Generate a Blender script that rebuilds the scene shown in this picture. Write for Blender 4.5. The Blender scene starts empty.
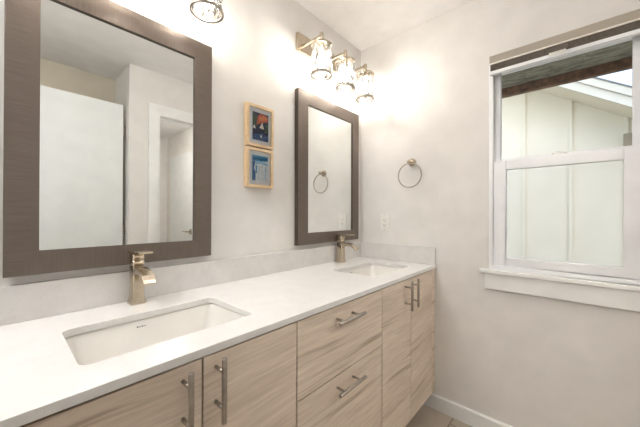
import bpy, bmesh, math, random
from mathutils import Vector, Matrix
random.seed(4)
sc = bpy.context.scene
C = sc.collection

# ------------------------------------------------------------ camera
F_PX, YAW, PITCH, ROLL = 285.44, .7287, .0034, .0031
cam_d = bpy.data.cameras.new('camera')
cam_d.sensor_width = 36; cam_d.sensor_fit = 'HORIZONTAL'
cam_d.lens = F_PX / 640 * 36
cam_d.clip_start = .02
cam = bpy.data.objects.new('camera', cam_d); C.objects.link(cam)
fw = Vector((math.cos(YAW)*math.cos(PITCH), math.sin(YAW)*math.cos(PITCH), math.sin(PITCH)))
r0 = Vector((math.sin(YAW), -math.cos(YAW), 0)); u0 = r0.cross(fw)
r1 = math.cos(ROLL)*r0 + math.sin(ROLL)*u0
u1 = -math.sin(ROLL)*r0 + math.cos(ROLL)*u0
m = Matrix((r1, u1, -fw)).transposed().to_4x4()
m.translation = Vector((0, -1.18, 1.179))
cam.matrix_world = m
sc.camera = cam

# ------------------------------------------------------------ world, light, exposure
SKY = 1.15           # daylight
BULB = 66.0          # radiance of the vanity bulbs
sc.view_settings.view_transform = 'Standard'
sc.view_settings.look = 'None'
sc.view_settings.gamma = 1
sc.view_settings.use_curve_mapping = False
sc.view_settings.exposure = 1.32
w = bpy.data.worlds.new('world'); sc.world = w; w.use_nodes = True
wn = w.node_tree; wn.nodes.clear()
sky = wn.nodes.new('ShaderNodeTexSky'); sky.sky_type = 'NISHITA'
sky.sun_disc = False; sky.sun_elevation = math.radians(38); sky.sun_rotation = math.radians(250)
sky.air_density = 1.0; sky.dust_density = 2.5; sky.altitude = 1400
bg = wn.nodes.new('ShaderNodeBackground'); bg.inputs[1].default_value = SKY * .2
wo = wn.nodes.new('ShaderNodeOutputWorld')
hz = wn.nodes.new('ShaderNodeMix'); hz.data_type = 'RGBA'; hz.inputs['Factor'].default_value = .4
hz.inputs['B'].default_value = (3.1, 2.95, 2.7, 1)          # thin high cloud veiling the blue
wn.links.new(sky.outputs[0], hz.inputs['A']); wn.links.new(hz.outputs['Result'], bg.inputs[0]); wn.links.new(bg.outputs[0], wo.inputs[0])

# ------------------------------------------------------------ materials
def lin(c):
    r = []
    for v in c:
        v /= 255
        r.append(v/12.92 if v <= .04045 else ((v+.055)/1.055)**2.4)
    return (*r, 1)
def mat(name):
    m = bpy.data.materials.new(name); m.use_nodes = True
    nt = m.node_tree; nt.nodes.clear()
    out = nt.nodes.new('ShaderNodeOutputMaterial')
    return m, nt, out
def N(nt, t, **kw):
    n = nt.nodes.new(t)
    for k, v in kw.items():
        if k in n.inputs: n.inputs[k].default_value = v
        else: setattr(n, k, v)
    return n
def coords(nt, scale, kind='Object', rnd=False, loc=(0,0,0)):
    tc = N(nt, 'ShaderNodeTexCoord'); mp = N(nt, 'ShaderNodeMapping')
    mp.inputs['Scale'].default_value = scale
    mp.inputs['Location'].default_value = loc
    src = tc.outputs[kind]
    if rnd:
        oi = N(nt, 'ShaderNodeObjectInfo'); mu = N(nt, 'ShaderNodeMath', operation='MULTIPLY'); mu.inputs[1].default_value = 17
        nt.links.new(oi.outputs['Random'], mu.inputs[0])
        ad = N(nt, 'ShaderNodeVectorMath', operation='ADD')
        nt.links.new(src, ad.inputs[0]); nt.links.new(mu.outputs[0], ad.inputs[1]); src = ad.outputs[0]
    nt.links.new(src, mp.inputs['Vector'])
    return mp.outputs[0]
def ramp(nt, fac, stops):
    r = N(nt, 'ShaderNodeValToRGB')
    el = r.color_ramp.elements
    el[0].position, el[0].color = stops[0][0], lin(stops[0][1])
    el[1].position, el[1].color = stops[-1][0], lin(stops[-1][1])
    for p, c in stops[1:-1]:
        e = el.new(p); e.color = lin(c)
    nt.links.new(fac, r.inputs[0]); return r.outputs[0]
def plain(name, c, rough=.6, metal=0., noise=None, bump=0., bscale=200, spec=.5):
    """principled with a faint procedural variation: noise=(scale, colour2)"""
    m, nt, out = mat(name)
    p = N(nt, 'ShaderNodeBsdfPrincipled', Roughness=rough, Metallic=metal)
    p.inputs['Specular IOR Level'].default_value = spec
    nt.links.new(p.outputs[0], out.inputs[0])
    v = coords(nt, (1, 1, 1))
    s, c2 = noise if noise else (8, tuple(x*.975 for x in c))
    n = N(nt, 'ShaderNodeTexNoise', Scale=s, Detail=4)
    nt.links.new(v, n.inputs['Vector'])
    nt.links.new(ramp(nt, n.outputs[0], [(.35, c), (.65, c2)]), p.inputs['Base Color'])
    if bump:
        n2 = N(nt, 'ShaderNodeTexNoise', Scale=bscale, Detail=3)
        nt.links.new(v, n2.inputs['Vector'])
        b = N(nt, 'ShaderNodeBump', Strength=bump, Distance=.002)
        nt.links.new(n2.outputs[0], b.inputs['Height']); nt.links.new(b.outputs[0], p.inputs['Normal'])
    return m
M = {}
M['wall'] = plain('wall_paint', (229, 226, 222), .75, bump=.12, bscale=160)
M['ceiling'] = plain('ceiling_paint', (246, 244, 243), .85, bump=.2, bscale=120)
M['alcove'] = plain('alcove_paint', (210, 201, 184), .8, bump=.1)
M['trim'] = plain('trim_paint', (240, 240, 238), .4)
M['vinyl'] = plain('window_vinyl', (240, 241, 244), .35)
M['door'] = plain('door_paint', (232, 234, 234), .45)
M['ceramic'] = plain('sink_ceramic', (234, 231, 225), .28)
M['plastic'] = plain('white_plastic', (238, 236, 230), .3)
M['dark'] = plain('dark_slot', (40, 38, 36), .6)
M['logo'] = plain('grey_print', (95, 95, 98), .5)
M['drain'] = plain('drain_metal', (190, 185, 178), .25, 1)
M['nickel'] = plain('brushed_nickel', (206, 194, 176), .26, 1, noise=(60, (196, 182, 162)))
M['steel'] = plain('brushed_steel', (182, 174, 164), .34, 1, noise=(60, (168, 160, 150)))
M['blindrail'] = plain('blind_rail_taupe', (172, 162, 148), .5)
M['blindstack'] = plain('blind_fabric_dark', (110, 100, 90), .8, noise=(90, (92, 84, 76)))
M['blindline'] = plain('blind_line_cream', (246, 240, 230), .5)
M['maple'] = plain('maple_frame', (228, 202, 166), .5, noise=(25, (212, 182, 142)))
M['matboard'] = plain('matboard', (248, 248, 250), .8)
M['siding'] = plain('cream_siding', (230, 224, 208), .7, noise=(3, (225, 219, 202)), bump=.1, bscale=30)
M['fascia'] = plain('cream_fascia', (212, 211, 202), .6)
M['roofing'] = plain('roof_metal', (120, 124, 130), .5)
M['utility'] = plain('utility_box_paint', (160, 150, 130), .6)
M['ground'] = plain('gravel_ground', (150, 142, 128), .9, noise=(12, (120, 112, 98)))
M['wood_dark'] = plain('toe_kick', (150, 128, 104), .6)
for k, c in dict(navy=(34, 44, 78), red=(196, 92, 62), orange=(220, 134, 84), sail=(238, 226, 214), blue=(58, 88, 140), green=(60, 84, 74),
                 aqua=(72, 150, 190), deep=(40, 104, 158), pale=(200, 216, 230), ice=(222, 230, 238), sky=(150, 196, 222)).items():
    M['art_'+k] = plain('print_'+k, c, .5, noise=(60, tuple(min(255, x*1.12+4) for x in c)))

def quartz(name, a, b, c3):
    m, nt, out = mat(name)
    p = N(nt, 'ShaderNodeBsdfPrincipled', Roughness=.22)
    nt.links.new(p.outputs[0], out.inputs[0])
    v = coords(nt, (1, 1, 1))
    n = N(nt, 'ShaderNodeTexNoise', Scale=14, Detail=8, Roughness=.7); nt.links.new(v, n.inputs['Vector'])
    n2 = N(nt, 'ShaderNodeTexNoise', Scale=260, Detail=2); nt.links.new(v, n2.inputs['Vector'])
    c1 = ramp(nt, n.outputs[0], [(.4, a), (.62, b)])
    f = ramp(nt, n2.outputs[0], [(.6, (0, 0, 0)), (.72, (255, 255, 255))])
    mx = N(nt, 'ShaderNodeMix', data_type='RGBA'); mx.inputs['B'].default_value = lin(c3)
    mul = N(nt, 'ShaderNodeMath', operation='MULTIPLY'); mul.inputs[1].default_value = .45
    nt.links.new(f, mul.inputs[0]); nt.links.new(mul.outputs[0], mx.inputs['Factor'])
    nt.links.new(c1, mx.inputs['A']); nt.links.new(mx.outputs['Result'], p.inputs['Base Color'])
    return m
M['quartz'] = quartz('white_quartz', (229, 228, 226), (225, 223, 220), (206, 203, 199))
M['splash'] = quartz('backsplash_quartz', (220, 218, 215), (212, 209, 206), (196, 193, 190))

def wood(name):
    m, nt, out = mat(name)
    p = N(nt, 'ShaderNodeBsdfPrincipled', Roughness=.5)
    nt.links.new(p.outputs[0], out.inputs[0])
    v = coords(nt, (1, 1, 1), rnd=True)
    warp = N(nt, 'ShaderNodeTexNoise', Scale=1.6, Detail=2); nt.links.new(v, warp.inputs['Vector'])
    sub = N(nt, 'ShaderNodeVectorMath', operation='MULTIPLY_ADD')
    nt.links.new(warp.outputs['Color'], sub.inputs[0]); sub.inputs[1].default_value = (.0, .0, .10); nt.links.new(v, sub.inputs[2])
    def stretch(sx, sz):
        mp = N(nt, 'ShaderNodeMapping'); mp.inputs['Scale'].default_value = (sx, 1, sz)
        nt.links.new(sub.outputs[0], mp.inputs['Vector']); return mp.outputs[0]
    big = N(nt, 'ShaderNodeTexNoise', Scale=1, Detail=3); nt.links.new(stretch(.9, 9), big.inputs['Vector'])
    fine = N(nt, 'ShaderNodeTexNoise', Scale=1, Detail=8, Roughness=.7); nt.links.new(stretch(5, 110), fine.inputs['Vector'])
    streak = N(nt, 'ShaderNodeTexNoise', Scale=1, Detail=3, Roughness=.6); nt.links.new(stretch(1.3, 34), streak.inputs['Vector'])
    c1 = ramp(nt, big.outputs[0], [(.3, (236, 221, 204)), (.5, (229, 213, 196)), (.7, (216, 199, 180))])
    c2 = ramp(nt, fine.outputs[0], [(.3, (186, 178, 168)), (.65, (255, 255, 255))])
    c3 = ramp(nt, streak.outputs[0], [(.28, (176, 162, 146)), (.42, (255, 255, 255))])
    m1 = N(nt, 'ShaderNodeMix', data_type='RGBA', blend_type='MULTIPLY'); m1.inputs['Factor'].default_value = .55
    nt.links.new(c1, m1.inputs['A']); nt.links.new(c2, m1.inputs['B'])
    m2 = N(nt, 'ShaderNodeMix', data_type='RGBA', blend_type='MULTIPLY'); m2.inputs['Factor'].default_value = .8
    nt.links.new(m1.outputs['Result'], m2.inputs['A']); nt.links.new(c3, m2.inputs['B'])
    nt.links.new(m2.outputs['Result'], p.inputs['Base Color'])
    return m
M['wood'] = wood('light_oak_laminate')

def frame_mat():
    m, nt, out = mat('mirror_frame_bronze')
    p = N(nt, 'ShaderNodeBsdfPrincipled', Roughness=.36, Metallic=.45)
    nt.links.new(p.outputs[0], out.inputs[0])
    v = coords(nt, (420, 14, 1), 'UV')
    n = N(nt, 'ShaderNodeTexNoise', Scale=1, Detail=3); nt.links.new(v, n.inputs['Vector'])
    nt.links.new(ramp(nt, n.outputs[0], [(.3, (104, 93, 84)), (.7, (118, 107, 98))]), p.inputs['Base Color'])
    b = N(nt, 'ShaderNodeBump', Strength=.25, Distance=.001)
    nt.links.new(n.outputs[0], b.inputs['Height']); nt.links.new(b.outputs[0], p.inputs['Normal'])
    return m
M['frame'] = frame_mat()
M['frame_edge'] = plain('mirror_frame_edge', (78, 68, 60), .4, .3)
def mirror_mat():
    m, nt, out = mat('mirror_glass')
    g = N(nt, 'ShaderNodeBsdfGlossy', Roughness=.0); g.inputs['Color'].default_value = (.86, .88, .87, 1)
    nt.links.new(g.outputs[0], out.inputs[0]); return m
M['mirror'] = mirror_mat()
def pane_mat(name, tint, haze=0.):
    m, nt, out = mat(name)
    t = N(nt, 'ShaderNodeBsdfTransparent'); t.inputs[0].default_value = (*tint, 1)
    g = N(nt, 'ShaderNodeBsdfGlossy', Roughness=.01)
    fr = N(nt, 'ShaderNodeFresnel', IOR=1.3)
    mx = N(nt, 'ShaderNodeMixShader')
    nt.links.new(fr.outputs[0], mx.inputs[0]); nt.links.new(t.outputs[0], mx.inputs[1]); nt.links.new(g.outputs[0], mx.inputs[2])
    o = mx.outputs[0]
    if haze:
        d = N(nt, 'ShaderNodeBsdfDiffuse'); d.inputs[0].default_value = (.55, .56, .55, 1)
        m2 = N(nt, 'ShaderNodeMixShader'); m2.inputs[0].default_value = haze
        nt.links.new(o, m2.inputs[1]); nt.links.new(d.outputs[0], m2.inputs[2]); o = m2.outputs[0]
    nt.links.new(o, out.inputs[0]); return m
M['pane'] = pane_mat('window_pane', (.97, .98, .97))
M['picglass'] = pane_mat('picture_glass', (.99, .99, .99))
def screen_mat():
    m, nt, out = mat('insect_screen_mesh')
    t = N(nt, 'ShaderNodeBsdfTransparent'); d = N(nt, 'ShaderNodeBsdfDiffuse'); d.inputs[0].default_value = (.42, .44, .43, 1)
    mx = N(nt, 'ShaderNodeMixShader'); mx.inputs[0].default_value = .07
    nt.links.new(t.outputs[0], mx.inputs[1]); nt.links.new(d.outputs[0], mx.inputs[2]); nt.links.new(mx.outputs[0], out.inputs[0])
    return m
M['screen'] = screen_mat()
def crackle():
    m, nt, out = mat('crackle_glass')
    v = coords(nt, (1, 1, .45))
    vo = N(nt, 'ShaderNodeTexVoronoi', Scale=85, feature='DISTANCE_TO_EDGE'); nt.links.new(v, vo.inputs['Vector'])
    no = N(nt, 'ShaderNodeTexNoise', Scale=70, Detail=3); nt.links.new(v, no.inputs['Vector'])
    t = N(nt, 'ShaderNodeBsdfTransparent'); nt.links.new(ramp(nt, no.outputs[0], [(.36, (168, 164, 156)), (.5, (250, 250, 248))]), t.inputs[0])
    g = N(nt, 'ShaderNodeBsdfGlossy', Roughness=.08)
    tr = N(nt, 'ShaderNodeBsdfTranslucent'); tr.inputs[0].default_value = (.95, .94, .9, 1)
    b = N(nt, 'ShaderNodeBump', Strength=.8, Distance=.004)
    nt.links.new(vo.outputs['Distance'], b.inputs['Height']); nt.links.new(b.outputs[0], g.inputs['Normal'])
    m1 = N(nt, 'ShaderNodeMixShader'); r1_ = ramp(nt, no.outputs[0], [(.42, (20, 20, 20)), (.66, (88, 88, 88))])
    nt.links.new(r1_, m1.inputs[0]); nt.links.new(t.outputs[0], m1.inputs[1]); nt.links.new(tr.outputs[0], m1.inputs[2])
    m2 = N(nt, 'ShaderNodeMixShader'); lw = N(nt, 'ShaderNodeLayerWeight', Blend=.25)
    nt.links.new(b.outputs[0], lw.inputs['Normal'])
    nt.links.new(lw.outputs['Facing'], m2.inputs[0]); nt.links.new(m1.outputs[0], m2.inputs[1]); nt.links.new(g.outputs[0], m2.inputs[2])
    nt.links.new(m2.outputs[0], out.inputs[0]); return m
M['crackle'] = crackle()
def emit(name, col, s):
    m, nt, out = mat(name)
    e = N(nt, 'ShaderNodeEmission', Strength=s); e.inputs[0].default_value = (*col, 1)
    nt.links.new(e.outputs[0], out.inputs[0]); return m
M['bulb'] = emit('lit_bulb', (1, .95, .915), BULB)
M['fill_dome'] = emit('added_fill_dome', (.97, .985, 1), 29.0)  # glow of the added fill lamp that lifts the bathroom
M['fill_dome_hall'] = emit('added_hall_fill_dome', (1, .95, .88), 30.0)  # glow of the added fill lamp beyond the doorway
def tile():
    m, nt, out = mat('floor_tile')
    p = N(nt, 'ShaderNodeBsdfPrincipled', Roughness=.45); nt.links.new(p.outputs[0], out.inputs[0])
    v = coords(nt, (1, 1, 1), loc=(.137, .651+.0025, 0))
    b = N(nt, 'ShaderNodeTexBrick', Scale=1); b.offset = .5
    b.inputs['Brick Width'].default_value = .61; b.inputs['Row Height'].default_value = .305; b.inputs['Mortar Size'].default_value = .0035
    b.inputs['Mortar Smooth'].default_value = .1
    b.inputs['Color1'].default_value = lin((190, 178, 164)); b.inputs['Color2'].default_value = lin((180, 169, 155)); b.inputs['Mortar'].default_value = lin((128, 118, 106))
    nt.links.new(v, b.inputs['Vector'])
    n = N(nt, 'ShaderNodeTexNoise', Scale=9, Detail=6); nt.links.new(v, n.inputs['Vector'])
    mx = N(nt, 'ShaderNodeMix', data_type='RGBA', blend_type='MULTIPLY'); mx.inputs['Factor'].default_value = .5
    nt.links.new(b.outputs['Color'], mx.inputs['A']); nt.links.new(ramp(nt, n.outputs[0], [(.35, (220, 216, 210)), (.65, (255, 255, 255))]), mx.inputs['B'])
    nt.links.new(mx.outputs['Result'], p.inputs['Base Color']); return m
M['tile'] = tile()
def mossy():
    m, nt, out = mat('mossy_soffit')
    p = N(nt, 'ShaderNodeBsdfPrincipled', Roughness=.85); nt.links.new(p.outputs[0], out.inputs[0])
    v = coords(nt, (9, 3.5, 9))
    n = N(nt, 'ShaderNodeTexNoise', Scale=3, Detail=9, Roughness=.75, Distortion=.6); nt.links.new(v, n.inputs['Vector'])
    nt.links.new(ramp(nt, n.outputs[0], [(.34, (88, 82, 80)), (.46, (136, 132, 120)), (.55, (172, 172, 150)), (.66, (132, 120, 112))]), p.inputs['Base Color'])
    return m
M['mossy'] = mossy()
M['rustwood'] = plain('brown_beam', (134, 98, 74), .8, noise=(30, (86, 64, 50)), bump=.4, bscale=60)

# ------------------------------------------------------------ mesh builder
class MB:
    def __init__(s): s.v = []; s.f = []; s.mi = []; s.uv = {}; s.sm = []
    def quad(s, pts, mi=0, uv=None, smooth=False):
        b = len(s.v); s.v += [tuple(p) for p in pts]; s.f.append(tuple(range(b, b+len(pts)))); s.mi.append(mi); s.sm.append(smooth)
        if uv: s.uv[len(s.f)-1] = uv
        return s
    def box(s, x0, x1, y0, y1, z0, z1, mi=0):
        b = len(s.v)
        s.v += [(x, y, z) for z in (z0, z1) for y in (y0, y1) for x in (x0, x1)]
        for f in ((0,2,3,1), (4,5,7,6), (0,1,5,4), (2,6,7,3), (0,4,6,2), (1,3,7,5)):
            s.f.append(tuple(b+i for i in f)); s.mi.append(mi); s.sm.append(False)
        return s
    def loft(s, rings, closed_caps=True, mi=0, smooth=True, loop=True):
        b = len(s.v); n = len(rings[0])
        for r in rings: s.v += [tuple(p) for p in r]
        for i in range(len(rings)-1):
            for j in range(n if loop else n-1):
                k = (j+1) % n
                s.f.append((b+i*n+j, b+i*n+k, b+(i+1)*n+k, b+(i+1)*n+j)); s.mi.append(mi); s.sm.append(smooth)
        if closed_caps:
            s.f.append(tuple(b+j for j in reversed(range(n)))); s.mi.append(mi); s.sm.append(False)
            e = b+(len(rings)-1)*n
            s.f.append(tuple(e+j for j in range(n))); s.mi.append(mi); s.sm.append(False)
        return s
    def lathe(s, c, prof, axis='Z', n=24, mi=0, caps=True):
        rings = []
        for r, h in prof:
            ring = []
            for k in range(n):
                a = 2*math.pi*k/n; p, q = r*math.cos(a), r*math.sin(a)
                d = {'Z': (p, q, h), 'Y': (p, h, -q), 'X': (h, p, q)}[axis]
                ring.append((c[0]+d[0], c[1]+d[1], c[2]+d[2]))
            rings.append(ring)
        return s.loft(rings, caps, mi)
    def tube(s, pts, r, n=12, mi=0, closed=False):
        pts = [Vector(p) for p in pts]; rings = []
        prev = None
        for i, p in enumerate(pts):
            if closed: t = pts[(i+1) % len(pts)] - pts[i-1]
            else: t = pts[min(i+1, len(pts)-1)] - pts[max(i-1, 0)]
            t.normalize()
            a = prev if prev else (Vector((0, 0, 1)) if abs(t.z) < .9 else Vector((1, 0, 0)))
            sx = (a - t*a.dot(t)).normalized(); sy = t.cross(sx); prev = sx
            rings.append([p + r*(math.cos(2*math.pi*k/n)*sx + math.sin(2*math.pi*k/n)*sy) for k in range(n)])
        if closed:
            rings.append(rings[0]); return s.loft(rings, False, mi)
        return s.loft(rings, True, mi)
    def build(s, name, mats, parent=None, bevel=0., seg=2, sharp=40):
        me = bpy.data.meshes.new(name)
        off = parent_world(parent) if parent else Vector((0, 0, 0))
        me.from_pydata([tuple(Vector(v)-off) for v in s.v], [], s.f)
        for mt in (mats if isinstance(mats, (list, tuple)) else [mats]): me.materials.append(M[mt])
        for i, p in enumerate(me.polygons): p.material_index = s.mi[i]; p.use_smooth = s.sm[i]
        if s.uv:
            uvl = me.uv_layers.new(name='uv')
            for fi, uv in s.uv.items():
                for li, c in zip(me.polygons[fi].loop_indices, uv): uvl.data[li].uv = c
        bm = bmesh.new(); bm.from_mesh(me)
        bmesh.ops.remove_doubles(bm, verts=bm.verts, dist=1e-6)
        bmesh.ops.recalc_face_normals(bm, faces=bm.faces) if not s.uv else None
        bm.to_mesh(me); bm.free()
        o = bpy.data.objects.new(name, me); C.objects.link(o)
        if parent: o.parent = parent
        if bevel:
            b = o.modifiers.new('bevel', 'BEVEL'); b.width = bevel; b.segments = seg; b.limit_method = 'ANGLE'; b.angle_limit = math.radians(sharp)
        return o
def parent_world(p):
    v = Vector((0, 0, 0))
    while p: v += p.location; p = p.parent
    return v
def tag(o, label=None, cat=None, group=None, kind=None):
    for k, v in (('label', label), ('category', cat), ('group', group), ('kind', kind)):
        if v: o[k] = v
    return o
def thing(name, loc, label=None, cat=None, group=None, kind=None):
    o = bpy.data.objects.new(name, None); C.objects.link(o); o.location = loc; o.empty_display_size = .05
    return tag(o, label, cat, group, kind)
def copy_tree(o, parent=None):
    c = o.copy(); C.objects.link(c); c.parent = parent
    for ch in list(o.children): copy_tree(ch, c)
    return c
def rrect(x0, x1, y0, y1, r, n=5):
    pts = []
    for cx, cy, a0 in ((x1-r, y1-r, 0), (x0+r, y1-r, 90), (x0+r, y0+r, 180), (x1-r, y0+r, 270)):
        for k in range(n+1):
            a = math.radians(a0+90*k/n); pts.append((cx+r*math.cos(a), cy+r*math.sin(a)))
    return pts

# ------------------------------------------------------------ room shell
W = 1.77; CE = 2.388; XL = -.95
SETK = 'structure'
def st(o): return tag(o, kind=SETK)
st(MB().box(XL-.1, 2.0, -3.8, .12, -.1, 0).build('floor', 'tile'))
st(MB().box(XL-.1, 1.92, -3.8, .12, CE, CE+.1).build('ceiling', 'ceiling'))
st(MB().box(XL-.1, 1.92, 0, .12, 0, CE).build('wall_north', 'wall'))
WY0, WY1, WZ0, WZ1 = -1.416, -.831, .866, 1.99      # window opening
mb = MB()
mb.box(W, 1.92, WY1, 0, 0, CE); mb.box(W, 1.92, -3.8, WY0, 0, CE)
mb.box(W, 1.92, WY0, WY1, 0, WZ0); mb.box(W, 1.92, WY0, WY1, WZ1, CE)
st(mb.build('wall_east', 'wall'))
DX0, DX1, DZ = .908, 1.665, 2.02
mb = MB()
mb.box(.687, DX0-.012, -1.64, -1.53, 0, CE); mb.box(DX1+.012, W, -1.64, -1.53, 0, CE); mb.box(DX0-.012, DX1+.012, -1.64, -1.53, DZ+.012, CE)
mb.box(.687, .80, -2.07, -1.64, 0, CE)
st(mb.build('wall_south', 'wall'))
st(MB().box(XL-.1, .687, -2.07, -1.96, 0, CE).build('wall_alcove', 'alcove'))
st(MB().box(XL-.1, XL, -1.96, 0, 0, CE).build('wall_west', 'wall'))
st(MB().box(.70, .80, -3.8, -2.07, 0, CE).build('wall_hall_west', 'wall'))
st(MB().box(.80, W, -3.8, -3.7, 0, CE).build('wall_hall_south', 'wall'))
# baseboards with an eased top
def base_e(y0, y1):
    mb = MB()
    prof = [(W, 0), (W-.014, 0), (W-.014, .078), (W-.010, .085), (W, .085)]
    return mb.loft([[(x, y0, z) for x, z in prof], [(x, y1, z) for x, z in prof]], True, smooth=False)
st(base_e(-1.53, -.4755).build('baseboard_east', 'trim'))
st(MB().box(.687, .8205, -1.5295, -1.516, 0, .085).build('baseboard_south', 'trim', bevel=.003))
st(MB().box(XL, XL+.014, -1.96, -.001, 0, .085).build('baseboard_west', 'trim', bevel=.003))
st(MB().box(XL+.015, -.03, -.0145, -.0005, 0, .085).build('baseboard_north', 'trim', bevel=.003))

# door_1: white leaf standing in front of the alcove
d = thing('door_1', (.66, -1.617, .01), kind=SETK, label='white door leaf standing open before the alcove, seen in the left mirror')
MB().box(-.20, .662, -1.635, -1.60, .01, 2.062).build('door_leaf', 'door', d, bevel=.002)
for z in (.25, 1.05, 1.85):
    MB().lathe((.673, -1.632, z), [(.006, -.045), (.006, .045)], n=10).box(.6625, .6865, -1.6375, -1.6352, z-.045, z+.045).build('hinge', 'steel', d)
# door_2: cased opening to the next room
d = thing('door_2', (DX0, -1.53, 0), kind=SETK, label='white cased doorway seen in the left mirror')
MB().box(DX0-.087, DX0, -1.5295, -1.512, 0, DZ+.09).box(DX1, DX1+.0865, -1.5295, -1.512, 0, DZ+.09).box(DX0, DX1, -1.5295, -1.512, DZ, DZ+.09).build('casing', 'trim', d, bevel=.003)
MB().box(DX0-.0115, DX0, -1.64, -1.5298, 0, DZ).box(DX1, DX1+.0115, -1.64, -1.5298, 0, DZ).box(DX0-.0115, DX1+.0115, -1.64, -1.5298, DZ, DZ+.0115).build('jamb', 'trim', d)
MB().box(DX0+.0002, DX1-.0002, -1.60, -1.588, DZ-.012, DZ-.0002).build('door_stop', 'trim', d)
# door_3: leaf on the far side of the next room, with a lever
d = thing('door_3', (W-.02, -3.1, .01), kind=SETK, label='pale door with dark lever beyond the doorway in the left mirror')
MB().box(W-.036, W-.001, -3.50, -2.70, .01, 2.04).build('door_leaf', 'door', d, bevel=.002)
h = MB().box(W-.046, W-.0365, -2.805, -2.745, .90, .975).build('door_handle', 'steel', d, bevel=.002)
tag(h, 'dark square lever handle')
MB().tube([(W-.047, -2.775, .94), (W-.085, -2.775, .94), (W-.09, -2.80, .94), (W-.09, -2.90, .94)], .010, 10).build('lever', 'steel', h)
# added fill lamps, out of view, to brighten the next room and the bathroom
def fill_lamp(x, y, label, dm='fill_dome'):
    t = thing('added_fill_lamp', (x, y, CE-.09), label, 'added fill lamp')
    MB().lathe((x, y, CE-.03), [(.15, .0), (.15, .029)], n=32).build('base', 'nickel', t)
    MB().lathe((x, y, CE-.09), [(.02, 0), (.09, .012), (.13, .038), (.14, .0595)], n=32).build('shade', dm, t)
fill_lamp(1.3, -2.25, 'added unseen fill lamp on the ceiling of the room beyond the doorway', 'fill_dome_hall')
fill_lamp(-.62, -.35, 'added unseen fill lamp on the bathroom ceiling, left of the vanity')

# ------------------------------------------------------------ window
wd = thing('window_1', (W, -1.123, WZ0), kind=SETK, label='white vinyl double hung window over a painted sill')
SILL = .909
def ringbox(mb, x0, x1, y0, y1, z0, z1, ty, tb, tt):
    mb.box(x0, x1, y0, y0+ty, z0, z1); mb.box(x0, x1, y1-ty, y1, z0, z1)
    mb.box(x0, x1, y0+ty, y1-ty, z0, z0+tb); mb.box(x0, x1, y0+ty, y1-ty, z1-tt, z1)
    return mb
mb = MB(); ringbox(mb, W-.004, 1.90, -1.4155, -.8315, .8875, 1.9895, .020, .022, .018)
mb.build('window_frame', 'vinyl', wd, bevel=.002)
us = MB(); ringbox(us, 1.808, 1.842, -1.3953, -.8517, 1.445, 1.971, .028, .036, .018)
u = us.build('upper_sash', 'vinyl', wd, bevel=.003)
MB().box(1.823, 1.826, -1.367, -.880, 1.4815, 1.9525).build('pane', 'pane', u)
ls = MB(); ringbox(ls, 1.774, 1.806, -1.3953, -.8517, .910, 1.466, .058, .046, .048)
l = ls.build('lower_sash', 'vinyl', wd, bevel=.003)
MB().box(1.789, 1.792, -1.337, -.910, .9565, 1.4175).build('pane', 'pane', l)
lk = MB().box(1.780, 1.804, -1.152, -1.094, 1.4662, 1.472)
lk.tube([(1.790, -1.150, 1.472), (1.786, -1.146, 1.481), (1.782, -1.125, 1.484), (1.786, -1.104, 1.481), (1.790, -1.098, 1.472)], .0035, 8)
lk.build('sash_lock', 'plastic', l)
MB().box(1.860, 1.862, -1.38, -.867, .925, 1.455).build('insect_screen', 'screen', wd)
MB().box(1.7696, 1.90, -1.4155, -.8315, .8665, .887).box(1.741, 1.7695, -1.457, -.789, .8665, .887).build('window_sill', 'trim', wd, bevel=.004, seg=3)
MB().box(W-.018, W-.0005, -1.431, -.815, .782, .866).build('window_apron', 'trim', wd, bevel=.002)

# blind
t = thing('window_blind', (1.735, -1.123, 1.94), 'taupe blind with dark fabric stacked up over the window', 'blind')
BY0, BY1 = -1.412, -.840
MB().box(1.735, 1.768, BY0, BY1, 1.985, 2.024).build('headrail', 'blindrail', t, bevel=.0015)
MB().box(1.733, 1.768, BY0+.003, BY1-.003, 1.9785, 1.9848).build('cream_edge', 'blindline', t)
mb = MB()
for k in range(7):
    z = 1.946+k*.0046
    mb.box(1.737, 1.766, BY0+.004, BY1-.004, z, z+.0037)
mb.box(1.741, 1.762, BY0+.005, BY1-.005, 1.945, 1.9783)
mb.build('fabric_stack', 'blindstack', t)
br = MB().box(1.737, 1.7655, BY0, BY1, 1.927, 1.9445).build('bottom_rail', 'vinyl', t, bevel=.002)
MB().box(1.727, 1.7368, -1.150, -1.088, 1.940, 1.946).box(1.731, 1.7368, -1.150, -1.088, 1.932, 1.940).build('pull_handle', 'plastic', br, bevel=.001)
MB().box(1.730, 1.7365, -1.158, -1.080, 1.9475, 1.976).build('fabric_tab', 'blindstack', t, bevel=.001)

# ------------------------------------------------------------ vanity cabinets
FY = -.543
def shell(x0, x1, parent):
    mb = MB()
    mb.box(x0, x0+.018, FY+.021, -.002, .112, .853); mb.box(x1-.018, x1, FY+.021, -.002, .112, .853)
    mb.box(x0+.018, x1-.018, FY+.021, -.002, .112, .130); mb.box(x0+.018, x1-.018, -.02, -.002, .130, .853)
    o = mb.build('carcass', 'wood', parent)
    MB().box(x0+.001, x1-.001, FY+.0197, FY+.0208, .1125, .8525).build('gap_shade', 'dark', parent)  # dark sheet behind the fronts, painted shade for the gaps between them
    MB().box(x0, x1, -.475, -.460, .001, .1115).build('toe_kick', 'wood_dark', parent)
def vpull(x, z0, z1, parent):
    mb = MB().lathe((x, -.583, z0), [(.0058, 0), (.0062, .001), (.0062, z1-z0-.001), (.0058, z1-z0)], n=16)
    for z in (z0+.032, z1-.032): mb.lathe((x, FY-.0012, z), [(.0045, 0), (.0045, -.036)], 'Y', n=12)
    return mb.build('handle', 'steel', parent)
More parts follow.
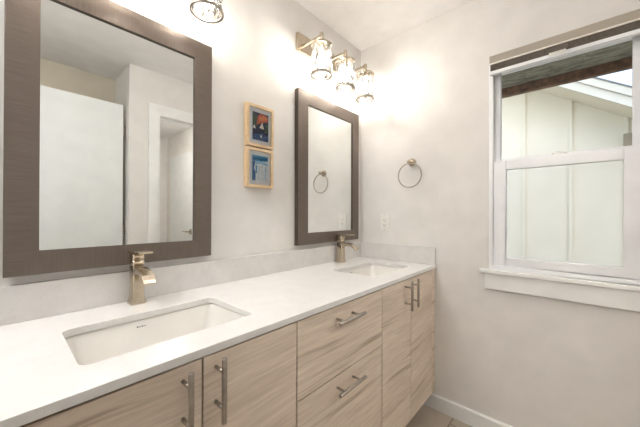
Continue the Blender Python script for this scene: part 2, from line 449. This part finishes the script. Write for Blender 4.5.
def hpull(x0, x1, z, parent):
    mb = MB().lathe((x0, -.583, z), [(.0058, 0), (.0062, .001), (.0062, x1-x0-.001), (.0058, x1-x0)], 'X', n=16)
    for x in (x0+.032, x1-.032): mb.lathe((x, FY-.0012, z), [(.0045, 0), (.0045, -.036)], 'Y', n=12)
    return mb.build('handle', 'steel', parent)
def front(name, x0, x1, z0, z1, parent):
    return MB().box(x0, x1, FY-.001, FY+.0195, z0, z1).build(name, 'wood', parent, bevel=.0012)
def cab(x0, x1, label, name='vanity_cabinet'):
    t = thing(name, ((x0+x1)/2, -.27, 0), label, 'cabinet'); shell(x0, x1, t); return t
t = cab(.0005, .6085, 'light oak two-door vanity cabinet under the left sink')
a = front('door', .002, .3090, .112, .848, t); vpull(.267, .700, .847, a)
a = front('door', .3130, .6065, .112, .848, t); vpull(.343, .702, .849, a)
t = cab(.6095, 1.1275, 'light oak drawer cabinet between the two door cabinets', 'drawer_cabinet')
a = front('drawer', .6112, 1.1260, .603, .848, t); hpull(.773, .932, .804, a)
a = front('drawer', .6112, 1.1260, .112, .598, t); hpull(.776, .937, .558, a)
t = cab(1.1285, 1.7205, 'light oak two-door vanity cabinet under the right sink, beside the window wall')
a = front('door', 1.1308, 1.4262, .112, .848, t); vpull(1.356, .704, .850, a)
a = front('door', 1.4298, 1.7198, .112, .848, t); vpull(1.429+.0, .706, .852, a)
MB().box(1.7215, 1.7695, FY, FY+.05, .112, .853).build('filler_strip', 'wood', t)

# countertop with two cut-outs (built as a grid round rounded holes)
HX = [(.107, .519), (1.250, 1.662)]
HX = [(.107, .519), (1.215, 1.627)]
HY0, HY1 = -.447, -.183
CT, CB, CF = .874, .8545, -.55
def counter():
    bm = bmesh.new()
    X0, X1 = -.02, 1.7695
    outer = [(X0, CF), (X1, CF), (X1, -.0005), (X0, -.0005)]
    loops = [outer] + [list(reversed(rrect(a, b, HY0, HY1, .022))) for a, b in HX]
    edges = []
    for lp in loops:
        vs = [bm.verts.new((x, y, CT)) for x, y in lp]
        edges += [bm.edges.new((vs[i], vs[(i+1) % len(vs)])) for i in range(len(vs))]
    bmesh.ops.triangle_fill(bm, use_beauty=True, use_dissolve=False, edges=edges)
    # drop triangles inside the holes
    kill = [f for f in bm.faces if any(a < f.calc_center_median().x < b and HY0 < f.calc_center_median().y < HY1 and
            all(a-1e-4 <= v.co.x <= b+1e-4 and HY0-1e-4 <= v.co.y <= HY1+1e-4 for v in f.verts) for a, b in HX)]
    bmesh.ops.delete(bm, geom=kill, context='FACES')
    g = bmesh.ops.extrude_face_region(bm, geom=list(bm.faces))
    for v in g['geom']:
        if isinstance(v, bmesh.types.BMVert): v.co.z = CB
    bmesh.ops.recalc_face_normals(bm, faces=bm.faces)
    me = bpy.data.meshes.new('countertop'); bm.to_mesh(me); bm.free()
    me.materials.append(M['quartz'])
    o = bpy.data.objects.new('countertop', me); C.objects.link(o)
    b = o.modifiers.new('bevel', 'BEVEL'); b.width = .0015; b.segments = 2; b.limit_method = 'ANGLE'; b.angle_limit = math.radians(50)
    return tag(o, 'long white quartz countertop with two sink cut-outs', 'countertop')
counter()
tag(MB().box(-.02, 1.7495, -.0205, -.0005, CT+.0005, .979).build('backsplash', 'splash', bevel=.001), 'long pale grey quartz backsplash along the mirror wall', 'backsplash')
tag(MB().box(1.7497, 1.7695, -.549, -.0005, CT+.0005, .979).build('side_splash', 'splash', bevel=.001), 'short pale quartz side splash on the window wall beside right faucet', 'backsplash')

# sinks
def sink(a, b, label):
    t = thing('sink', ((a+b)/2, (HY0+HY1)/2, CB-.13), label, 'sink', 'undermount sinks')
    mb = MB()
    def ring(i, z, r): return [(x, y, z) for x, y in rrect(a-.004+i, b+.004-i, HY0-.004+i, HY1+.004-i, r, 6)]
    def rim(o, z): return [(x, y, z) for x, y in rrect(a-o, b+o, HY0-o, HY1+o, .03, 6)]
    zt = CB-.0015
    mb.loft([rim(.018, zt-.012), rim(.018, zt), ring(0, zt, .024), ring(.003, zt-.006, .024), ring(.012, zt-.09, .035), ring(.03, zt-.118, .05), ring(.06, zt-.126, .05)], False)
    n = 28
    c = [((a+b)/2, (HY0+HY1)/2, zt-.1262)]
    last = ring(.06, zt-.126, .05); rr = [(c[0][0]+(x-c[0][0])*.15, c[0][1]+(y-c[0][1])*.2, zt-.128) for x, y, z in last]
    mb.loft([last, rr], False); mb.quad(rr)
    # outside skin
    o = mb.build('basin', 'ceramic', t)
    sm = o.modifiers.new('thick', 'SOLIDIFY'); sm.thickness = .006; sm.offset = -1
    MB().lathe((c[0][0], c[0][1], zt-.1262), [(.022, 0), (.022, .002), (.017, .003)], n=24).build('drain', 'drain', t)
    # maker's script printed inside the back wall
    x = a+.172; g = MB()
    yb = HY1+.004-.0045; zc = zt-.020
    for k, (dw, dh) in enumerate(((.005, .006), (.003, .0035), (.003, .0035), (.004, .0055), (.003, .0035), (.003, .0035))):
        g.box(x, x+dw*.75, yb-.0016, yb-.0010, zc-.0018, zc-.0018+dh*.75); x += dw+.0008
    g.build('printed_mark', 'logo', t)
    return t
sink(*HX[0], 'white undermount sink below the large left mirror')
sink(*HX[1], 'white undermount sink at the far right end of the counter')

# faucets
def faucet(x, y, label):
    t = thing('faucet', (x, y, CT+.0005), label, 'faucet', 'brushed nickel faucets')
    z0 = CT+.0006
    def sq(h, wx, wy, cy=0, r=.006): return [(x+px, y+cy+py, z0+h) for px, py in rrect(-wx, wx, -wy, wy, min(r, wx*.5), 3)]
    MB().loft([sq(0, .0232, .0268), sq(.004, .0232, .0268), sq(.012, .0205, .0248), sq(.026, .0185, .023), sq(.07, .018, .0225), sq(.126, .018, .0225)]).build('body', 'nickel', t)
    MB().loft([sq(.1262, .0155, .0195), sq(.129, .0155, .0195)]).loft([sq(.1292, .018, .0225), sq(.148, .018, .0225)]).loft([sq(.1482, .016, .020), sq(.151, .016, .020)]).loft([sq(.1512, .018, .0225), sq(.169, .018, .0225)]).build('valve_collar', 'nickel', t)
    # flat lever
    mb = MB(); pts = [(-.021, .022, .1722), (.021, .022, .1722), (.021, -.092, .176), (-.021, -.092, .176)]
    lo = [(x+a, y+b, z0+h) for a, b, h in pts]; hi = [(p[0], p[1], p[2]+.005) for p in lo]
    mb.loft([lo, hi], smooth=False).box(x-.012, x+.012, y-.014, y+.014, z0+.1692, z0+.173)
    mb.build('lever', 'nickel', t, bevel=.001)
    # waterfall spout: wide flat channel that arcs down
    prof = [(-.022, .125, .024), (-.045, .126, .020), (-.070, .124, .016), (-.092, .119, .013), (-.110, .110, .012), (-.123, .097, .011), (-.128, .086, .0105)]
    rings = []
    for i, (py, top, th) in enumerate(prof):
        ny, nz = 0, 1
        if i >= 3: k = (i-2)/4.2; ny, nz = -math.sin(k*1.25), math.cos(k*1.25)
        wv = .0185
        T = Vector((0, py, top)); Bm = T - th*Vector((0, ny, nz))
        rings.append([(x-wv, y+T.y, z0+T.z), (x+wv, y+T.y, z0+T.z), (x+wv, y+Bm.y, z0+Bm.z), (x-wv, y+Bm.y, z0+Bm.z)])
    MB().loft(rings, smooth=False).build('spout', 'nickel', t, bevel=.002, seg=2, sharp=50)
    return t
faucet(.313, -.060, 'brushed nickel faucet with square flat lever behind the left sink')
faucet(1.457, -.060, 'brushed nickel faucet behind the right sink, near the corner')

# ------------------------------------------------------------ mirrors
def mirror(x0, x1, ix0, ix1, label):
    z0, z1, iz0, iz1 = 1.0045, 1.888, 1.072, 1.8135
    t = thing('framed_mirror', ((x0+x1)/2, -.001, z0), label, 'mirror')
    YB, YF, YI = -.001, -.030, -.028
    mb = MB()
    O = [(x0, z0), (x1, z0), (x1, z1), (x0, z1)]; I = [(ix0, iz0), (ix1, iz0), (ix1, iz1), (ix0, iz1)]
    e = .004
    for k in range(4):
        a, b = O[k], O[(k+1) % 4]; c, dd = I[(k+1) % 4], I[k]
        horiz = k % 2 == 0
        def uv(p): return (p[0], p[1]) if horiz else (p[1], p[0])
        q = [a, b, c, dd]
        mb.quad([(p[0], YF, p[1]) for p in q], 0, [uv(p) for p in q])
        mb.quad([(a[0], YB, a[1]), (b[0], YB, b[1]), (b[0], YF, b[1]), (a[0], YF, a[1])], 1, [(0, 0)]*4)
        mb.quad([(dd[0], YF, dd[1]), (c[0], YF, c[1]), (c[0], -.012, c[1]), (dd[0], -.012, dd[1])], 1, [(0, 0)]*4)
        # dark mitre line
    mb.quad([(x0, YB, z0), (x0, YB, z1), (x1, YB, z1), (x1, YB, z0)], 1, [(0, 0)]*4)
    mb.build('frame', ['frame', 'frame_edge'], t, bevel=.0015)
    g = MB(); bv = .012; yo, yi = -.0218, -.0218
    g.quad([(ix0+bv, yi, iz0+bv), (ix1-bv, yi, iz0+bv), (ix1-bv, yi, iz1-bv), (ix0+bv, yi, iz1-bv)])
    J = [(ix0+bv, iz0+bv), (ix1-bv, iz0+bv), (ix1-bv, iz1-bv), (ix0+bv, iz1-bv)]
    K = [(ix0+.0005, iz0+.0005), (ix1-.0005, iz0+.0005), (ix1-.0005, iz1-.0005), (ix0+.0005, iz1-.0005)]
    for k in range(4):
        a, b, c, dd = K[k], K[(k+1) % 4], J[(k+1) % 4], J[k]
        g.quad([(a[0], yo, a[1]), (b[0], yo, b[1]), (c[0], yi, c[1]), (dd[0], yi, dd[1])])
        g.quad([(b[0], yo, b[1]), (a[0], yo, a[1]), (a[0], -.0165, a[1]), (b[0], -.0165, b[1])])
    g.quad([(K[k][0], -.0165, K[k][1]) for k in (3, 2, 1, 0)])
    g.build('mirror_glass', 'mirror', t)
mirror(.005, .597, .075, .5235, 'large bronze-brown framed mirror on the left, over the left sink')
mirror(1.1045, 1.7025, 1.186, 1.629, 'bronze-brown framed mirror at the right, near the room corner')

# ------------------------------------------------------------ vanity lights
def vanity_light(xc, label):
    t = thing('vanity_light', (xc, -.001, 2.156), label, 'light fixture', 'three-shade vanity lights')
    MB().box(xc-.252, xc+.252, -.022, -.001, 2.106, 2.207).build('backplate', 'nickel', t, bevel=.0015)
    zt, zb, Y = 2.085, 1.927, -.165
    for k in (-1, 0, 1):
        x = xc+k*.2135
        a = MB().box(x-.006, x+.006, -.160, -.0225, 2.134, 2.146)
        a.lathe((x, -.0225, 2.140), [(.014, 0), (.014, -.004)], 'Y', n=16)
        a.build('arm', 'nickel', t, bevel=.001)
        MB().lathe((x, Y, zt), [(.011, .008), (.011, .066), (.008, .070)], n=18).build('stem', 'nickel', t)
        MB().lathe((x, Y, zt), [(.058, -.006), (.058, .003), (.030, .0065), (.012, .008)], n=36).build('shade_cap', 'nickel', t)
        s_ = MB().lathe((x, Y, 0), [(.056, zb+.002), (.056, zt-.0065)], n=48, caps=False).build('glass_shade', 'crackle', t)
        so = s_.modifiers.new('thick', 'SOLIDIFY'); so.thickness = .003; so.offset = -1
        rg = MB().lathe((x, Y, zb), [(.0525, -.004), (.0595, -.004), (.0595, .005), (.0525, .005), (.0525, -.004)], n=48, caps=False).build('rim', 'steel', s_)
        MB().lathe((x, Y, zt-.045), [(.016, 0), (.016, .0385)], n=18).build('socket', 'nickel', t)
        MB().lathe((x, Y, zt-.115), [(.002, 0), (.014, .003), (.022, .014), (.024, .028), (.021, .044), (.013, .06), (.012, .0695)], n=20).build('bulb', 'bulb', t)
    return t
vanity_light(1.36, 'three-shade nickel vanity light above the right mirror')
vanity_light(.2925, 'nickel vanity light above the left mirror, one shade in view')

# ------------------------------------------------------------ pictures
def picture(x0, x1, z0, z1, label, art):
    t = thing('picture_frame', ((x0+x1)/2, -.001, z0), label, 'picture')
    fw_ = .014
    mb = MB()
    mb.box(x0, x0+fw_, -.026, -.001, z0, z1); mb.box(x1-fw_, x1, -.026, -.001, z0, z1)
    mb.box(x0+fw_, x1-fw_, -.026, -.001, z0, z0+fw_); mb.box(x0+fw_, x1-fw_, -.026, -.001, z1-fw_, z1)
    mb.build('frame', 'maple', t, bevel=.001)
    MB().box(x0+fw_, x1-fw_, -.0178, -.0015, z0+fw_, z1-fw_).build('mat_board', 'matboard', t)
    ax0, ax1, az0, az1 = x0+.036, x1-.030, z0+.034, z1-.034
    names = []; mb = MB(); y = -.0181
    for i, (col, poly) in enumerate(art):
        if col not in names: names.append(col)
        yy = y - i*.00006
        mb.quad([(ax0+(ax1-ax0)*u, yy, az0+(az1-az0)*v) for u, v in poly], names.index(col))
    me = mb
    o = me.build('print', ['art_'+n for n in names], t)
    MB().box(x0+fw_+.0002, x1-fw_-.0002, -.0215, -.0207, z0+fw_+.0002, z1-fw_-.0002).build('glass', 'picglass', t)
art1 = [('navy', [(0,0),(1,0),(1,1),(0,1)]), ('blue', [(0,0),(1,0),(1,.2),(.6,.28),(0,.18)]),
        ('green', [(0,.42),(.3,.5),(.28,.9),(0,1)]), ('red', [(.25,.55),(.45,.62),(.95,.74),(1,.8),(.9,.95),(.5,1),(.3,.85)]),
        ('orange', [(.4,.72),(.8,.78),(1,.88),(.7,.93),(.42,.86)]), ('green', [(.75,.3),(1,.35),(1,.72),(.8,.66)]),
        ('sail', [(.42,.46),(.72,.44),(.6,.68)]), ('sail', [(0,.42),(.2,.40),(.12,.55)]), ('sail', [(.48,.12),(.58,.12),(.57,.22),(.49,.2)]),
        ('navy', [(.3,.36),(.75,.34),(.7,.43),(.35,.45)])]
art2 = [('ice', [(0,0),(1,0),(1,1),(0,1)]), ('aqua', [(0,.76),(1,.80),(1,1),(0,1)]), ('deep', [(0,.8),(.35,.84),(.6,.8),(1,.86),(1,.93),(.5,.9),(0,.92)]),
        ('deep', [(0,0),(.2,0),(.22,.3),(.12,.5),(.2,.76),(0,.76)]), ('sky', [(.2,.62),(.5,.7),(.95,.62),(1,.72),(.6,.78),(.22,.76)]),
        ('pale', [(.34,0),(.42,0),(.46,.6),(.38,.58)]), ('pale', [(.58,.05),(.64,.05),(.66,.62),(.6,.6)]), ('sky', [(.8,.1),(.86,.1),(.88,.6),(.82,.56)]),
        ('aqua', [(.22,.3),(.3,.28),(.3,.6),(.2,.6)])]
picture(.774, .935, 1.509, 1.713, 'upper maple-framed picture, dark print with orange sky and white sails', art1)
picture(.773, .933, 1.310, 1.502, 'lower maple-framed picture, pale blue and white print', art2)

# ------------------------------------------------------------ towel ring, outlet
t = thing('towel_ring', (1.769, -.399, 1.515), 'brushed nickel towel ring on the wall between mirror and window', 'towel ring')
MB().lathe((1.7695, -.399, 1.515), [(.025, 0), (.025, -.008), (.021, -.011)], 'X', n=28).build('wall_plate', 'nickel', t)
MB().lathe((1.758, -.399, 1.515), [(.009, 0), (.009, -.034), (.012, -.035), (.012, -.046), (.009, -.048)], 'X', n=20).build('post', 'nickel', t)
R = .076
MB().tube([(1.726, -.399+R*math.sin(2*math.pi*k/64), 1.515-.010-R+R*math.cos(2*math.pi*k/64)) for k in range(64)], .0046, 10, closed=True).build('ring', 'steel', t)
t = thing('wall_outlet', (1.769, -.204, 1.126), 'white wall outlet under the towel ring, above the side splash', 'outlet')
MB().box(1.7635, 1.7695, -.239, -.169, 1.068, 1.184).build('cover_plate', 'plastic', t, bevel=.0015)
o = MB().box(1.7610, 1.7633, -.221, -.187, 1.092, 1.160).build('receptacle', 'plastic', t, bevel=.0006)
s_ = MB()
for z in (1.109, 1.143):
    s_.box(1.7603, 1.7608, -.2125, -.2105, z-.005, z+.005); s_.box(1.7603, 1.7608, -.1975, -.1955, z-.004, z+.004)
    s_.box(1.7603, 1.7608, -.206, -.202, z-.012, z-.008)
s_.build('slots', 'dark', o)
for z in (1.074, 1.178): MB().lathe((1.7632, -.204, z), [(.0025, 0), (.0025, -.0008)], 'X', n=10).build('screw', 'steel', t)

# ------------------------------------------------------------ outside
K = 1.5
def OX(v): return v*K
def OY(v): return -1.18+(v+1.18)*K
def OZ(v): return 1.179+(v-1.179)*K
st(MB().box(2.05, 16, -14, 12, -1.2, -1.1).build('ground', 'ground'))
t = thing('roof_eave', (2.2, -1.1, 2.0), 'mossy green-brown eave with brown fascia just outside the window', 'eave')
MB().box(1.93, 2.36, -3.2, 1.0, 2.066, 2.10).build('soffit', 'mossy', t)
MB().box(2.34, 2.38, -3.2, 1.0, 2.009, 2.065).box(2.3605, 2.38, -3.2, 1.0, 2.065, 2.2).build('fascia', 'rustwood', t, bevel=.002)
hs = thing('neighboring_house', (OX(3.6), -1.1, -1.1), 'cream board-and-batten house seen through the window', 'house')
XW = OX(3.6); S = .67
def wz(y, y0=-1.592, z0=2.003): return OZ(z0)+S*(y-OY(y0))
yp = 1.6; yl = -3.0
mb = MB()
poly = [(yl, -1.1), (yp*2-yl, -1.1), (yp*2-yl, wz(yl)), (yp, wz(yp)), (yl, wz(yl))]
mb.loft([[(XW, y, z) for y, z in poly], [(XW+3, y, z) for y, z in poly]], smooth=False)
mb.build('siding_wall', 'siding', hs)
yb = OY(-.79)
for k in range(-4, 6):
    y = yb+k*(.36*K)
    ztop = wz(y) if y < yp else wz(2*yp-y)
    ztop -= .03
    MB().box(XW-.03, XW-.0005, y-.019, y+.019, -1.1, ztop).build('batten', 'siding', hs)
XO = OX(3.2)
def slope(mb, x0, x1, y0, y1, lo, hi):
    def z(y, base): return OZ(base)+S*(y-OY(-1.505))
    a = [(y0, z(y0, lo)), (y1, z(y1, lo)), (y1, z(y1, hi)), (y0, z(y0, hi))]
    return mb.loft([[(x0, y, q) for y, q in a], [(x1, y, q) for y, q in a]], smooth=False)
slope(MB(), XO, XO+.03, -3.3, yp, 2.005, 2.081).build('lower_fascia', 'fascia', hs)
slope(MB(), XO-.025, XO+.03, -3.3, yp, 2.082, 2.146).build('upper_fascia', 'fascia', hs)
slope(MB(), XO-.04, XW+3, -3.3, yp, 2.147, 2.156).build('roof_sheet', 'roofing', hs)
slope(MB(), XO+.031, XW-.001, -3.3, yp, 2.03, 2.045).build('soffit', 'siding', hs)
t = thing('utility_box', (XW-.04, OY(-1.515), OZ(1.766)), 'small tan box on the neighboring house wall, right edge of window', 'utility box')
MB().box(XW-.09, XW-.031, OY(-1.56), OY(-1.492), OZ(1.768), OZ(1.876)).build('box_body', 'utility', t, bevel=.004)
MB().box(XW-.098, XW-.0905, OY(-1.556), OY(-1.496), OZ(1.772), OZ(1.872)).build('lid', 'utility', t, bevel=.002)
